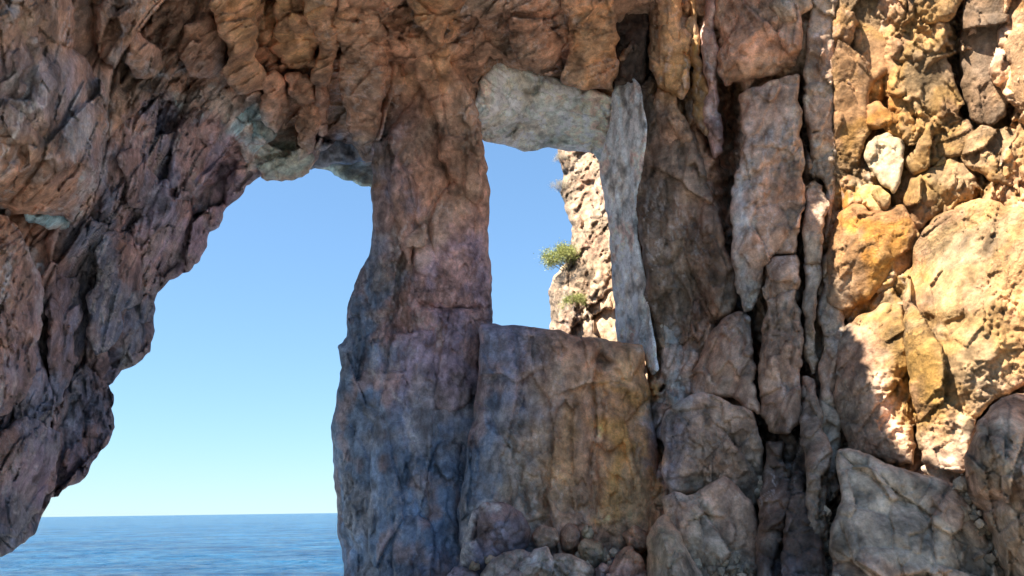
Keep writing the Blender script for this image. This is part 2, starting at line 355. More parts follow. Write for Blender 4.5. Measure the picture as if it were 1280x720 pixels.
    if skirt > 0 or back:
        rvn = np.unique(rim); loc = -np.ones(n0, np.int64); loc[rvn] = np.arange(len(rvn))
        prev = rvn.copy(); tot = n0; T = back if back else skirt; K = max(3, int(T / .3)) if back else 3
        for k in range(1, K + (0 if back else 1)):
            f = k / K; ins_px = inset * math.sin(min(f, 1) * math.pi * (.5 if not back else .95))
            px2 = x[rvn] + gx[rvn] * ins_px; py2 = y[rvn] + gy[rvn] * ins_px
            r2 = rays(px2, py2); r2 /= r2[:, 1:2]; n2 = r2 / np.linalg.norm(r2, axis=1)[:, None]
            dist = np.linalg.norm(V[rvn] - CAM, axis=1) + T * f
            Vk = CAM + n2 * dist[:, None]; Vk = Vk + n2 * (.12 * fbm(Vk * 1.7, 3, seed + 40 + k))[:, None] * min(1, 4 * f)
            Vs.append(Vk); Cs.append(C[rvn]); cur = tot + np.arange(len(rvn)); tot += len(rvn)
            a = rim[:, 0]; b = rim[:, 1]
            Fs.append(np.stack([prev_of(prev, loc, b), prev_of(prev, loc, a), cur[loc[a]], cur[loc[b]]], 1)); prev = cur
        if back:
            h2 = (T * .5) * np.sqrt(np.clip(dm / dmax, 0, 1)) * .5 + T + .15 * fbm(W * 1.3, 4, seed + 33)
            VB = CAM + rn * (np.linalg.norm(W - CAM, axis=1) + h2)[:, None]
            # pull the rim of the back in with the last ring
            Vs.append(VB); Cs.append(C); off = tot; tot += n0
            Fs.append(F[:, ::-1] + off); a = rim[:, 0]; b = rim[:, 1]
            Fs.append(np.stack([prev_of(prev, loc, b), prev_of(prev, loc, a), off + a, off + b], 1))
    return link_mesh(name, np.concatenate(Vs), np.concatenate(Fs), np.concatenate(Cs), mat or ROCK, parent)
def prev_of(prev, loc, i): return prev[loc[i]]

# ================================================================== SETTING
# ---- sea
def build_sea():
    rr = [.05, .5, 1, 1.5, 2, 2.5, 3.0]
    while rr[-1] < 9000: rr.append(rr[-1] * 1.0075 + (.0 if rr[-1] < 200 else rr[-1] * .01))
    rr = np.array(rr); th = np.concatenate([np.linspace(-math.pi, math.radians(-60), 60)[:-1], np.linspace(math.radians(-60), math.radians(60), 400), np.linspace(math.radians(60), math.pi, 60)[1:]])
    Rr, T = np.meshgrid(rr, th, indexing='ij'); X = Rr * np.sin(T); Y = Rr * np.cos(T)
    p = np.stack([X.ravel(), Y.ravel(), np.zeros(X.size)], 1); z = np.zeros(X.size); rad = Rr.ravel()
    for k, (wl, am) in enumerate([(14, .10), (6, .09), (2.6, .06), (1.2, .035), (.6, .016)]):
        q = squash(p, (1, .25, 0), 2.4) / wl * 2.2; fade = np.clip(1.6 - rad * .012 / wl * 2.0, 0, 1)
        z += am * fade * ridged(q, 2, 300 + k)
    V = p.copy(); V[:, 2] = z - .1
    nr, nt = Rr.shape; idx = np.arange(nr * nt).reshape(nr, nt)
    F = np.stack([idx[:-1, :-1], idx[:-1, 1:], idx[1:, 1:], idx[1:, :-1]], -1).reshape(-1, 4)[:, ::-1]
    m = bpy.data.materials.new('sea_water'); m.use_nodes = True; n = m.node_tree.nodes; l = m.node_tree.links
    b = n['Principled BSDF']; b.inputs['Roughness'].default_value = .14; b.inputs['IOR'].default_value = 1.33; b.inputs['Specular IOR Level'].default_value = .35
    geo = n.new('ShaderNodeNewGeometry'); mp = n.new('ShaderNodeMapping'); mp.inputs['Scale'].default_value = (.8, 1, 1)
    l.new(geo.outputs['Position'], mp.inputs[0])
    a = n.new('ShaderNodeTexNoise'); a.inputs['Scale'].default_value = 1.6; a.inputs['Detail'].default_value = 7; a.inputs['Roughness'].default_value = .6
    l.new(mp.outputs[0], a.inputs['Vector'])
    a2 = n.new('ShaderNodeTexNoise'); a2.inputs['Scale'].default_value = .16; a2.inputs['Detail'].default_value = 8; a2.inputs['Roughness'].default_value = .75; l.new(mp.outputs[0], a2.inputs['Vector'])
    cr = n.new('ShaderNodeValToRGB'); cr.color_ramp.elements[0].position = .38; cr.color_ramp.elements[0].color = (.002, .030, .095, 1)
    cr.color_ramp.elements[1].position = .64; cr.color_ramp.elements[1].color = (.010, .105, .235, 1)
    l.new(a2.outputs[0], cr.inputs[0]); ln = n.new('ShaderNodeVectorMath'); ln.operation = 'LENGTH'; l.new(geo.outputs['Position'], ln.inputs[0])
    mr = n.new('ShaderNodeMapRange'); mr.interpolation_type = 'SMOOTHSTEP'; mr.inputs[1].default_value = 16; mr.inputs[2].default_value = 26; mr.inputs[3].default_value = 1; mr.inputs[4].default_value = 0
    l.new(ln.outputs['Value'], mr.inputs[0]); mx = n.new('ShaderNodeMix'); mx.data_type = 'RGBA'; mx.inputs[7].default_value = (.37, .41, .42, 1)   # pale near water, out of view, added to bounce light into the cave
    l.new(mr.outputs[0], mx.inputs[0]); l.new(cr.outputs[0], mx.inputs[6]); l.new(mx.outputs[2], b.inputs['Base Color'])
    bp = n.new('ShaderNodeBump'); bp.inputs['Strength'].default_value = 1; bp.inputs['Distance'].default_value = .9
    l.new(a.outputs[0], bp.inputs['Height']); l.new(bp.outputs[0], b.inputs['Normal'])
    o = link_mesh('sea', V, F, None, m); tag(o, 'blue rippled open sea reaching a level hazy horizon', None, None, 'structure'); return o
build_sea()

# ---- unseen cave roof above the frame: its edge shaped to cast the wall's shadow
def sun_to_roof(px, py, H, f=RD):
    p = at(px, py, f(np.array([float(px)]), np.array([float(py)])))[0]
    return (p + TO_SUN * (H - p[2]) / TO_SUN[2])[:2]
ROOF_Z = 11.2
LIT_LIFT = [.2]*6 + [.35]*4 + [.6, .8, .8, .8, .8, .8]
LIT = [(1034,-60),(1036,60),(1040,160),(1038,260),(1033,330),(1036,400),(1068,408),(1096,450),(1112,510),(1128,562),(1150,576),(1196,574),(1206,528),(1242,493),(1290,478),(1420,460)]
def build_roof():
    edge = [sun_to_roof(a, b, ROOF_Z, (lambda px, py, l=l: RD(px, py) - l)) for (a, b), l in zip(LIT, LIT_LIFT)]
    hole = [edge[0] + np.array([0, 9.])] + edge + [np.array([22, edge[-1][1]]), np.array([22, 22])]
    hole = np.array(hole)
    s1 = [sun_to_roof(a, b, ROOF_Z, lambda px, py: RD(px, py) - .45) for a, b in [(862,70),(876,66),(890,120),(890,176),(874,172),(860,140)]]  # slots added to let thin sun streaks through
    s2 = [sun_to_roof(a, b, ROOF_Z, lambda px, py: RD(px, py) - .45) for a, b in [(848,-10),(857,-10),(866,42),(858,42)]]
    g = .07; xs = np.arange(-12, 12, g); ys = np.arange(-4.5, 17, g)
    X, Y = np.meshgrid(xs, ys); x = X.ravel(); y = Y.ravel(); keep = np.ones(len(x), bool)
    rg = np.zeros(len(x))
    for k, hp in enumerate((hole, np.array(s1), np.array(s2))):
        _, _, _, ins = poly_dist(x + .05 * fbm(np.stack([x, y, x * 0], 1) * 2.5, 3, 5), y + .05 * fbm(np.stack([x, y, x * 0 + 4], 1) * 2.5, 3, 6), hp); keep &= ~ins
    yb = 3.6 + .4 * np.sin(x * .7) + .25 * np.sin(x * 1.9); keep &= (y > yb) & ((x < 3.2 + .3 * np.sin(y * 2)) | (y > 9))  # trimmed to the part needed for shade, leaving open sky behind
    K = keep.reshape(X.shape); cell = K[:-1, :-1] & K[1:, :-1] & K[:-1, 1:] & K[1:, 1:]
    idx = np.arange(K.size).reshape(K.shape)
    F = np.stack([idx[:-1, :-1][cell], idx[1:, :-1][cell], idx[1:, 1:][cell], idx[:-1, 1:][cell]], 1)
    E = np.concatenate([F[:, [0, 1]], F[:, [1, 2]], F[:, [2, 3]], F[:, [3, 0]]]); n = K.size
    key = E[:, 0].astype(np.int64) * n + E[:, 1]; rkey = E[:, 1].astype(np.int64) * n + E[:, 0]; rim = E[~np.isin(key, rkey)]
    used = np.unique(F); rm = -np.ones(n, np.int64); rm[used] = np.arange(len(used)); F = rm[F]; rim = rm[rim]
    P = np.stack([x[used], y[used], np.full(len(used), ROOF_Z)], 1)
    v, _ = facet(P / 1.3, 3); P[:, 2] += .2 * v
    sh = TO_SUN / TO_SUN[2] * 1.2; Q = P + sh; nn = len(P)
    V = np.concatenate([P, Q]); Fa = np.concatenate([F[:, ::-1], F + nn, np.stack([rim[:, 0], rim[:, 1], rim[:, 1] + nn, rim[:, 0] + nn], 1)])
    C = np.tile(np.array(BRN) * 1.1, (len(V), 1))
    o = link_mesh('ceiling', V, Fa, C, ROCK); tag(o, 'unseen rock roof of the sea cave, shaped to shade the walls', None, None, 'structure')
build_roof()

# ---- rocky floor under the boulders
def build_floor():
    xs = np.arange(-1.8, 14, .12); ys = np.arange(6.5, 17, .12); X, Y = np.meshgrid(xs, ys); x = X.ravel(); y = Y.ravel()
    P = np.stack([x, y, np.zeros(len(x))], 1)
    v, g = facet(P / .8, 9); z = .45 + .28 * v + .25 * fbm(P * .6, 4, 4) + np.clip((y - 10) * .09, -.5, .5) - np.clip(-x - .6, 0, 1) * 1.2
    P[:, 2] = z; idx = np.arange(X.size).reshape(X.shape)
    F = np.stack([idx[:-1, :-1], idx[:-1, 1:], idx[1:, 1:], idx[1:, :-1]], -1).reshape(-1, 4)
    C = np.tile(np.array(GRY) * .7, (len(P), 1)) * np.clip(1 + .5 * fbm(P * 3, 4, 3)[:, None], .4, 1.6)
    o = link_mesh('ground', P, F, C, COARSE); tag(o, 'broken rock floor of the cave under the boulders', None, None, 'structure')
build_floor()

# ================================================================== THE GREAT OVERHANG (left wall and ceiling)
OV = empty('rock_overhang', (-6, 8, 1.2))
tag(OV, 'huge brown and purple rock overhang left of the opening, hanging over the sea', 'cliff')
left_poly = [(-360,640),(0,697),(16,690),(44,668),(52,645),(64,622),(78,613),(92,606),(100,603),(110,592),(124,566),(140,543),(142,505),(136,482),(152,463),(188,440),(192,420),
    (192,396),(197,366),(212,350),(236,340),(250,326),(259,300),(262,290),(274,284),(279,266),(296,250),(308,232),(328,220),(345,224),(365,226),(380,216),(392,205),
    (400,190),(420,176),(440,180),(452,200),(500,205),(560,205),(598,190),(600,130),(606,104),(622,78),(646,86),(676,96),(700,103),(730,112),(764,126),(772,118),(770,60),(770,-140),(640,-165),(480,-230),(300,-360),(-360,-360)]
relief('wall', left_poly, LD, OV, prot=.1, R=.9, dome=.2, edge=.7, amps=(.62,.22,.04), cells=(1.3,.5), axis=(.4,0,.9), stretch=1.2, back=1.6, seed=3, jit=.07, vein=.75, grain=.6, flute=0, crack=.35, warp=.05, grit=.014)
A_L = dict(axis=(.4,0,.9), stretch=1.25, crack=.3, warp=.05)
# nearer masses and hanging flutes on it
def lump(name, poly, lift, parent, depth=None, **k):
    base = depth or LD
    kw = dict(prot=.3, R=.11, edge=.14, cuts=6, warp=.07, crack=.35, amps=(.17,.07,.025), cells=(.8,.3), skirt=1.2, vein=.5, grain=.5)
    kw.update(k)
    return relief(name, poly, (lambda px, py: base(px, py) - lift), parent, **kw)
lump('hanging_mass', [(-360,-360),(40,-360),(60,-80),(95,10),(90,60),(118,95),(133,120),(136,160),(128,200),(122,235),(104,262),(90,280),(60,268),(32,268),(0,262),(-360,240)], .9, OV, prot=.5, R=.5, edge=.6, cuts=8, seed=5, amps=(.26,.11,.07), cells=(1.2,.4), vein=.9, **A_L)
lump('rock_ledge', [(30,262),(60,262),(92,272),(90,284),(50,281),(32,276)], .35, OV, prot=.05, R=.12, seed=6, tcol=TUR, tw=.9, vein=.1)
lump('rock_lobe', [(-360,262),(8,268),(22,282),(30,300),(48,338),(55,360),(52,400),(48,450),(28,500),(10,518),(-60,530),(-360,520)], .7, OV, prot=.4, R=.6, seed=7, amps=(.2,.09,.06), vein=.9, **A_L)
lump('rock_lobe', [(125,290),(175,285),(180,330),(175,380),(150,420),(120,445),(108,420),(118,360)], .35, OV, seed=8, vein=.9, **A_L)
lump('rock_lobe', [(150,190),(175,182),(190,215),(195,250),(178,262),(160,258),(158,225)], .3, OV, seed=9, **A_L)
lump('rock_lobe', [(150,45),(175,40),(198,60),(210,85),(195,100),(170,98),(155,78)], .35, OV, seed=10, vein=.7)
lump('rock_lobe', [(60,330),(95,345),(104,390),(98,450),(80,500),(62,520),(58,430)], .3, OV, seed=15, vein=.8, **A_L)
lump('rock_lobe', [(0,540),(40,520),(75,540),(70,590),(50,640),(20,672),(-60,665),(-80,560)], .4, OV, seed=16, vein=.6, **A_L)
lump('underside', [(228,110),(262,104),(300,128),(328,148),(348,166),(330,182),(312,204),(296,178),(262,146)], -.15, OV, prot=.05, R=.2, seed=17, tcol=TUR, tw=.6, vein=.25, amps=(.08,.05,.03), tilt=(0,-.9))
lump('hanging_mass', [(262,10),(300,-30),(322,-40),(322,30),(318,70),(334,92),(330,112),(306,118),(288,108),(276,88),(285,60)], .8, OV, prot=.4, seed=18, flute=.12, tcol=ORA, tw=.3)
lump('hanging_mass', [(230,30),(262,20),(282,50),(284,80),(262,100),(236,96),(222,70)], .5, OV, prot=.35, seed=19)
lump('hanging_flute', [(318,98),(338,88),(350,92),(358,120),(357,150),(346,168),(332,158),(324,138)], .6, OV, prot=.2, seed=20, tcol=RUS, tw=.4)
lump('hanging_flute', [(356,92),(374,90),(392,98),(400,130),(398,165),(392,190),(378,196),(372,180),(370,150),(360,118)], .6, OV, prot=.2, seed=21, tcol=RUS, tw=.5)
lump('hanging_flute', [(390,96),(410,100),(414,130),(410,160),(400,186),(392,190),(388,150)], .4, OV, prot=.3, seed=22, tcol=ROS, tw=.5)
lump('hanging_flute', [(340,-80),(384,-80),(400,20),(402,52),(388,76),(366,86),(350,78),(340,40)], .45, OV, prot=.2, seed=23, tcol=ORA, tw=.4)
lump('hanging_flute', [(380,-200),(418,-200),(422,20),(420,70),(412,104),(400,112),(388,96),(392,40),(382,-10)], .8, OV, prot=.2, seed=24, flute=.14, stretch=4)
lump('hanging_flute', [(428,-200),(486,-200),(486,40),(482,120),(470,172),(452,184),(440,178),(434,140),(426,60)], .7, OV, prot=.2, seed=25, flute=.16, stretch=4)
lump('underside', [(318,206),(340,200),(370,190),(392,192),(390,206),(370,224),(348,226),(326,222)], .25, OV, prot=.1, R=.15, seed=26, tcol=PGR, tw=.75, vein=.3)
# ceiling folds right of the pillar top
lump('ceiling_fold', [(552,-200),(640,-200),(650,40),(640,72),(612,70),(600,110),(602,150),(590,120),(568,80),(556,40)], -.2, OV, prot=.2, seed=27, tcol=BRN, tw=.6)
lump('ceiling_fold', [(620,-200),(720,-200),(712,20),(700,70),(690,96),(655,88),(640,60),(630,10)], .25, OV, prot=.2, seed=28, flute=.1, axis=(.3,0,.9), stretch=4)
lump('ceiling_fold', [(700,-200),(775,-200),(770,30),(768,116),(735,112),(700,100),(712,60)], .5, OV, prot=.2, seed=29, flute=.1, tcol=ORA, tw=.35, axis=(.25,0,.9), stretch=4)
lump('ceiling_fold', [(500,-200),(590,-200),(584,0),(570,20),(556,40),(545,60),(520,30),(505,-10)], .9, OV, prot=.4, seed=30, flute=.12, tcol=ORA, tw=.3)

# ---- pale wedge far behind, at the top of the large opening
o = relief('rock_shelf', [(388,208),(398,198),(430,198),(472,200),(480,250),(462,233),(440,226),(418,219)], flat(16.6), None, prot=.1, R=.2, back=1.0, seed=31, tcol=PGR, tw=.95, vein=.1, amps=(.06,.04,.03), tilt=(0,-2.0))
tag(o, 'small pale grey-green rock wedge at the top right corner of the large opening', 'rock')
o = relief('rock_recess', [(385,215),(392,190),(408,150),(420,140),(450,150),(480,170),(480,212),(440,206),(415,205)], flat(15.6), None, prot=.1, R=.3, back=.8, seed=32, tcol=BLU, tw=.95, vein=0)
tag(o, 'dark blue shaded rock recess directly above the pale green wedge', 'rock')

# ================================================================== PILLAR
PD = lin([(520,-200,10.2),(520,0,11.6),(540,120,13.0),(530,300,14.0),(450,500,14.4),(520,720,13.8),(600,300,14.3),(430,720,14.6),(600,720,13.9),(520,860,13.6)])
PL = empty('rock_pillar', (-2.0, 14, 0))
tag(PL, 'tall brown rock pillar with its foot tinted by painted blue haze, between the large and the small opening', 'rock pillar')
relief('shaft', [(486,-200),(484,40),(480,120),(468,182),(464,205),(463,240),(466,285),(461,320),(447,346),(440,366),(434,390),(432,425),(425,470),(418,515),(416,560),(418,610),(422,650),(428,700),(436,760),(440,860),
    (600,860),(598,720),(600,600),(604,480),(606,430),(616,402),(615,380),(614,330),(611,300),(612,262),(610,225),(606,190),(602,160),(596,120),(570,60),(556,20),(556,-200)], PD, PL,
    prot=.5, R=.9, dome=.5, edge=.8, amps=(.26,.09,.03), warp=.06, crack=.45, cells=(1.1,.42), stretch=3.2, back=1.6, seed=41, jit=.045, vein=.45, flute=.14,
    creases=[([(495,300),(497,370),(486,420)],5,.2),([(525,380),(560,388),(598,384)],4,.25)])
lump('buttress', [(438,372),(456,352),(474,330),(492,306),(500,330),(496,390),(488,430),(496,490),(512,560),(530,620),(540,700),(545,860),(446,860),(434,700),(424,600),(426,500),(434,420)], .15, PL, depth=PD, prot=.35, R=.5, seed=42, tcol=BLU, tw=.35, vein=.6, stretch=3, skirt=1.0)  # blue tint here and on the foot slabs paints the haze veil
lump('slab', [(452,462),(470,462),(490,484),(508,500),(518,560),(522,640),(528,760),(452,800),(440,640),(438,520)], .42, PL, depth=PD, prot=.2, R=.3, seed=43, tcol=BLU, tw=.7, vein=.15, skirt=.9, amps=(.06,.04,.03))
lump('slab', [(524,380),(548,384),(592,386),(600,420),(600,470),(584,506),(560,520),(540,500),(528,440)], .35, PL, depth=PD, prot=.2, R=.25, seed=44, skirt=.9, tcol=MAU, tw=.5)
lump('slab', [(520,300),(548,260),(580,262),(600,300),(604,360),(596,384),(556,384),(524,374),(515,340)], .3, PL, depth=PD, prot=.25, R=.25, seed=45, skirt=.9, tcol=MAU, tw=.4, vein=.3)
lump('rib', [(482,180),(500,150),(520,170),(522,260),(514,330),(520,400),(510,440),(500,400),(498,300),(484,240)], .35, PL, depth=PD, prot=.3, R=.3, seed=46, skirt=.9, tcol=ROS, tw=.4, stretch=4)
lump('rib', [(490,-200),(560,-200),(556,30),(570,90),(594,130),(606,190),(604,250),(590,256),(570,230),(548,200),(540,140),(520,100),(500,60)], .3, PL, depth=PD, prot=.4, R=.4, seed=47, skirt=.9, flute=.1, stretch=4)
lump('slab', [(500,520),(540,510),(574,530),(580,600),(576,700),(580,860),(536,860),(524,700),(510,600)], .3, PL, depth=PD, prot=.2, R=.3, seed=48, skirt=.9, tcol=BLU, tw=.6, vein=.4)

# ================================================================== SQUARE BLOCK
BD = lin([(600,420,13.2),(700,415,13.0),(810,430,13.2),(590,700,12.9),(700,700,12.4),(820,700,12.9),(700,860,12.2)])
o = relief('rock_block', [(600,404),(640,406),(682,411),(720,420),(762,426),(790,430),(803,431),(806,450),(811,480),(815,520),(822,560),(824,620),(823,680),(815,720),(806,860),(568,860),(572,720),(574,660),(580,600),(584,560),(592,520),(598,470)],
    BD, None, prot=.3, R=.3, dome=.5, edge=.35, amps=(.16,.06,.018), warp=.07, crack=.3, cells=(.95,.36), stretch=2.8, back=1.8, seed=51, jit=.04, vein=.3, flute=.06,
    creases=[([(752,450),(768,466)],11,.22),([(752,450),(748,540),(742,640)],7,.16),([(640,406),(652,470),(648,540)],4,.12),([(690,410),(700,440)],6,.12),([(598,500),(640,560),(660,640)],4,.12),([(660,560),(680,600),(684,680)],6,.14)])
tag(o, 'large square rock block, tinted by painted blue haze at left and orange at right, under the small opening', 'rock')

# ================================================================== FALLEN SLAB (lintel of the small opening)
SD = lin([(620,72,13.7),(602,150,13.9),(765,120,14.3),(700,187,15.9),(610,180,15.0),(757,200,15.9)])
o = relief('rock_slab', [(620,71),(632,74),(645,82),(662,86),(676,92),(700,99),(730,108),(764,121),(768,128),(762,150),(764,196),(750,204),(742,192),(722,189),(700,187),(685,184),(672,188),(655,190),(640,184),(622,180),(604,176),(590,152),(592,130),(598,104)],
    SD, None, prot=.08, R=.12, dome=.3, amps=(.14,.09,.05), cells=(.8,.3), axis=(1,0,-.35), stretch=3.0, flute=.06, back=1.2, seed=61, jit=.05, tcol=(.88,.93,.87), tw=1.0, vein=0, grain=.4)
tag(o, 'pale grey-green rock slab wedged above the small opening like a lintel', 'rock')

# ================================================================== CLIFF OUTSIDE + SHRUBS
CD = lin([(690,420,26),(700,200,30),(720,300,27),(850,300,24),(700,60,32),(850,60,28),(700,700,23),(860,700,21)])
o = relief('sea_cliff', [(700,60),(699,150),(697,188),(701,205),(704,222),(700,240),(706,254),(711,275),(715,292),(712,310),(706,330),(698,340),(690,352),(687,372),(688,395),(686,420),(680,520),(670,720),(900,720),(900,60)],
    CD, None, mat=CLIFF, prot=.8, R=1.0, dome=.6, amps=(.45,.16,.04), cells=(1.8,.6), grit=.03, stretch=2.2, back=4, seed=71, jit=.10, tcol=(.31,.22,.145), tw=.85, vein=.3, grain=.7, crack=.2)
tag(o, 'sunlit cream and rust cliff standing beyond the small opening', 'cliff')
def leaf_mat(name, c1, c2):
    m = bpy.data.materials.new(name); m.use_nodes = True; n = m.node_tree.nodes; l = m.node_tree.links; b = n['Principled BSDF']; b.inputs['Roughness'].default_value = .7
    g = n.new('ShaderNodeNewGeometry'); cr = n.new('ShaderNodeValToRGB'); cr.color_ramp.elements[0].color = (*c1, 1); cr.color_ramp.elements[1].color = (*c2, 1)
    l.new(g.outputs['Random Per Island'], cr.inputs[0]); l.new(cr.outputs[0], b.inputs['Base Color']); return m
LEAF = leaf_mat('shrub_leaf', (.16,.20,.04), (.42,.40,.12)); DRY = leaf_mat('dry_leaf', (.32,.27,.18), (.52,.45,.32)); BARK = leaf_mat('bark', (.12,.08,.05), (.2,.14,.09))
def shrub(px, py, Y, rad, n, mat, label, seed, flatn=.75):
    rng = np.random.default_rng(seed); c = at(px, py, Y)[0]; base = c + np.array([.5 * rad, .5, -.7 * rad])
    root = empty('shrub', base.tolist()); tag(root, label, 'shrub', 'shrubs on the cliff')
    V = []; F = []
    tips = []
    for k in range(26):
        d = rng.normal(size=3); d /= np.linalg.norm(d); d[2] = abs(d[2]) * .9 - .25; d[0] -= .2; tips.append(c + d * rad * rng.uniform(.55, 1.0) * np.array([1, 1, flatn]))
    for k, tp in enumerate(tips):
        for s in range(n // 26):
            q = tp + rng.normal(size=3) * rad * .17; s_ = rad * rng.uniform(.022, .05)
            a = rng.normal(size=3); a /= np.linalg.norm(a); b = np.cross(a, rng.normal(size=3)); b /= np.linalg.norm(b)
            i = len(V); V += [q - a * s_, q - b * s_ * .45, q + a * s_, q + b * s_ * .45]; F.append((i, i + 1, i + 2, i + 3))
    link_mesh('foliage', np.array(V), F, None, mat, root, smooth=False)
    V = []; F = []
    for tp in tips:
        pts = [base, base * .55 + tp * .45 + rng.normal(size=3) * rad * .08, tp]; rr = [rad * .035, rad * .022, rad * .008]; i0 = len(V)
        for p_, r_ in zip(pts, rr):
            for a in range(4): V.append(p_ + r_ * np.array([math.cos(a * 1.571), math.sin(a * 1.571), 0]))
        for s in range(2):
            for a in range(4): F.append((i0 + s * 4 + a, i0 + s * 4 + (a + 1) % 4, i0 + s * 4 + 4 + (a + 1) % 4, i0 + s * 4 + 4 + a))
    link_mesh('branches', np.array(V), F, None, BARK, root)
shrub(707, 322, 25.9, .68, 9000, LEAF, 'larger round yellow-green shrub on the cliff edge, upper of the two green ones', 1)
shrub(723, 378, 25.0, .48, 6000, LEAF, 'smaller yellow-green shrub low on the cliff face above the square block', 2)
shrub(701, 232, 28.8, .34, 2600, DRY, 'dry grey-brown shrub high on the cliff edge', 3)
shrub(703, 197, 29.4, .30, 2600, DRY, 'dry grey shrub at the cliff top under the pale slab', 4)

# ================================================================== RIGHT WALL
RW = empty('rock_wall', (6, 12, 0))
tag(RW, 'fissured brown rock wall right of the small opening, its right half sunlit orange', 'rock wall')
def RDb(px, py): return RD(px, py) + .02 + .36 / (1 + np.exp((px - 1040) / 12.0))
relief('wall', [(762,-360),(770,0),(768,90),(790,120),(790,210),(790,260),(796,330),(800,400),(806,440),(810,860),(1700,860),(1700,-360)], RDb, RW, prot=.1, R=.3, dome=.1, amps=(.5,.2,.1), cells=(1.2,.4), stretch=2.2, skirt=2.0, seed=81, jit=.03, vein=.3, flute=.12, creases=[([(908,106),(909,200),(914,300),(930,392),(946,470),(950,560),(956,640)],11,1.6),([(1001,100),(1003,300),(1002,470)],6,.8),([(1198,10),(1193,80),(1206,140)],7,.9),([(868,20),(876,120),(890,180)],6,.8)])
def rl(name, poly, lift, seed, **k):
    kw = dict(depth=RD, prot=.3, R=.3, skirt=1.0, stretch=2.0, dome=.35); kw.update(k)
    kw['prot'] *= .95; kw['R'] *= .35; kw['edge'] = kw['R'] * 1.2; kw['cuts'] = k.get('cuts', 6); kw['jit'] = k.get('jit', .08)
    if poly[0][0] > 1040 or poly[0][0] > 1035 and poly[0][1] < 400: lift = max(lift - .72, .05) * .8; kw['edge'] = .07; kw['R'] = .12; kw['prot'] *= .7 if seed not in (122, 123, 121) else 1.1; lift += .35 if seed == 122 else .15 if seed == 123 else 0
    return lump(name, poly, lift, RW, seed=seed, **kw)
rl('pale_column', [(768,96),(788,92),(800,106),(808,150),(806,190),(801,225),(796,245),(797,290),(804,330),(812,380),(820,430),(824,462),(816,470),(806,450),(800,440),(774,436),(769,390),(765,340),(756,260),(749,206),(755,180),(764,130)], -.05, 82, tilt=(-1.8, 0), cuts=0, jit=.03, prot=.15, R=.12, tcol=(.86,.89,.90), tw=.97, vein=0, stretch=7, flute=.07, amps=(.05,.04,.045), grain=.8)
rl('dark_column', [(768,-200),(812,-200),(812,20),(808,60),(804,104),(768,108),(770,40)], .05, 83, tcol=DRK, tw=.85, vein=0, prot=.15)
rl('buttress', [(822,120),(850,140),(872,176),(884,215),(896,260),(912,320),(922,372),(916,392),(896,404),(874,440),(864,490),(846,505),(830,470),(816,420),(808,350),(799,300),(793,250),(798,214),(804,170),(800,130),(808,114)], .15, 84, prot=.5, R=.5, tcol=(.22,.15,.105), tw=.65)
rl('pale_rib', [(822,400),(836,392),(850,430),(862,470),(858,505),(842,515),(832,480)], .45, 85, tcol=PAL, tw=.6, prot=.15, stretch=4)
rl('column', [(814,-200),(858,-200),(852,10),(856,40),(864,80),(862,110),(852,126),(838,116),(822,108),(812,80),(812,30)], .35, 86, tcol=ORA, tw=.4)
rl('column', [(822,108),(846,118),(858,150),(866,180),(850,190),(832,200),(822,170),(820,140)], .3, 87, tcol=BRN, tw=.3)
rl('rib', [(858,-100),(872,-100),(874,60),(884,100),(890,150),(884,172),(872,160),(864,120),(860,60)], .25, 88, tcol=OCH, tw=.5, prot=.2)
rl('rib', [(876,-100),(896,-100),(894,30),(900,70),(896,110),(902,150),(904,190),(892,200),(884,170),(886,110),(876,60)], .15, 89, tcol=MAU, tw=.4)
rl('hanging_block', [(892,-70),(1004,-70),(1004,40),(996,80),(972,92),(950,98),(930,102),(906,108),(896,90),(900,60),(892,30)], .35, 90, prot=.28, R=.4, tcol=RUS, tw=.4, amps=(.16,.08,.05))
rl('hanging_block', [(950,-60),(1020,-60),(1016,10),(996,26),(976,28),(960,10)], .35, 91, prot=.2, tcol=GRY, tw=.7)
rl('slab', [(924,118),(950,108),(1000,92),(1004,140),(1002,220),(1000,290),(996,316),(968,318),(954,336),(950,366),(940,388),(930,392),(920,360),(914,310),(918,230),(926,160)], .5, 92, prot=.3, R=.2, axis=(.3,0,.9), creases=[([(930,225),(965,205),(990,200)],3,.06)])
rl('rock_block', [(956,330),(972,320),(996,318),(1000,330),(998,362),(980,370),(960,378),(952,360)], .55, 93, R=.18, tcol=BRN, tw=.5)
rl('rock_block', [(1004,236),(1016,224),(1028,232),(1030,300),(1026,330),(1006,330),(1002,290)], .4, 94, R=.16, prot=.2, tcol=GRY, tw=.4)
rl('rock_block', [(1004,330),(1026,330),(1022,380),(1018,420),(1024,450),(1016,470),(1004,440)], .35, 95, R=.16, prot=.2, tcol=GRY, tw=.4)
rl('slab', [(958,376),(976,364),(996,362),(1000,400),(1000,470),(1000,530),(984,544),(962,540),(950,510),(950,450),(954,400)], .6, 96, prot=.25, R=.2)
rl('slab', [(866,462),(880,430),(896,408),(924,388),(938,396),(942,440),(946,490),(950,520),(920,500),(890,494),(866,500)], .55, 97, prot=.3, R=.25, tcol=BRN, tw=.4)
rl('buttress', [(1004,-200),(1046,-200),(1044,60),(1042,150),(1044,230),(1036,300),(1030,300),(1028,225),(1012,214),(1006,150),(1004,90),(1010,30)], .0, 98, prot=.25, R=.2, tcol=GRY, tw=.55, amps=(.08,.06,.05))
rl('buttress', [(1026,330),(1040,300),(1052,360),(1056,420),(1052,480),(1050,540),(1046,620),(1030,640),(1020,560),(1026,480),(1030,420),(1022,380)], .2, 99, prot=.25, R=.25, tcol=GRY, tw=.4)
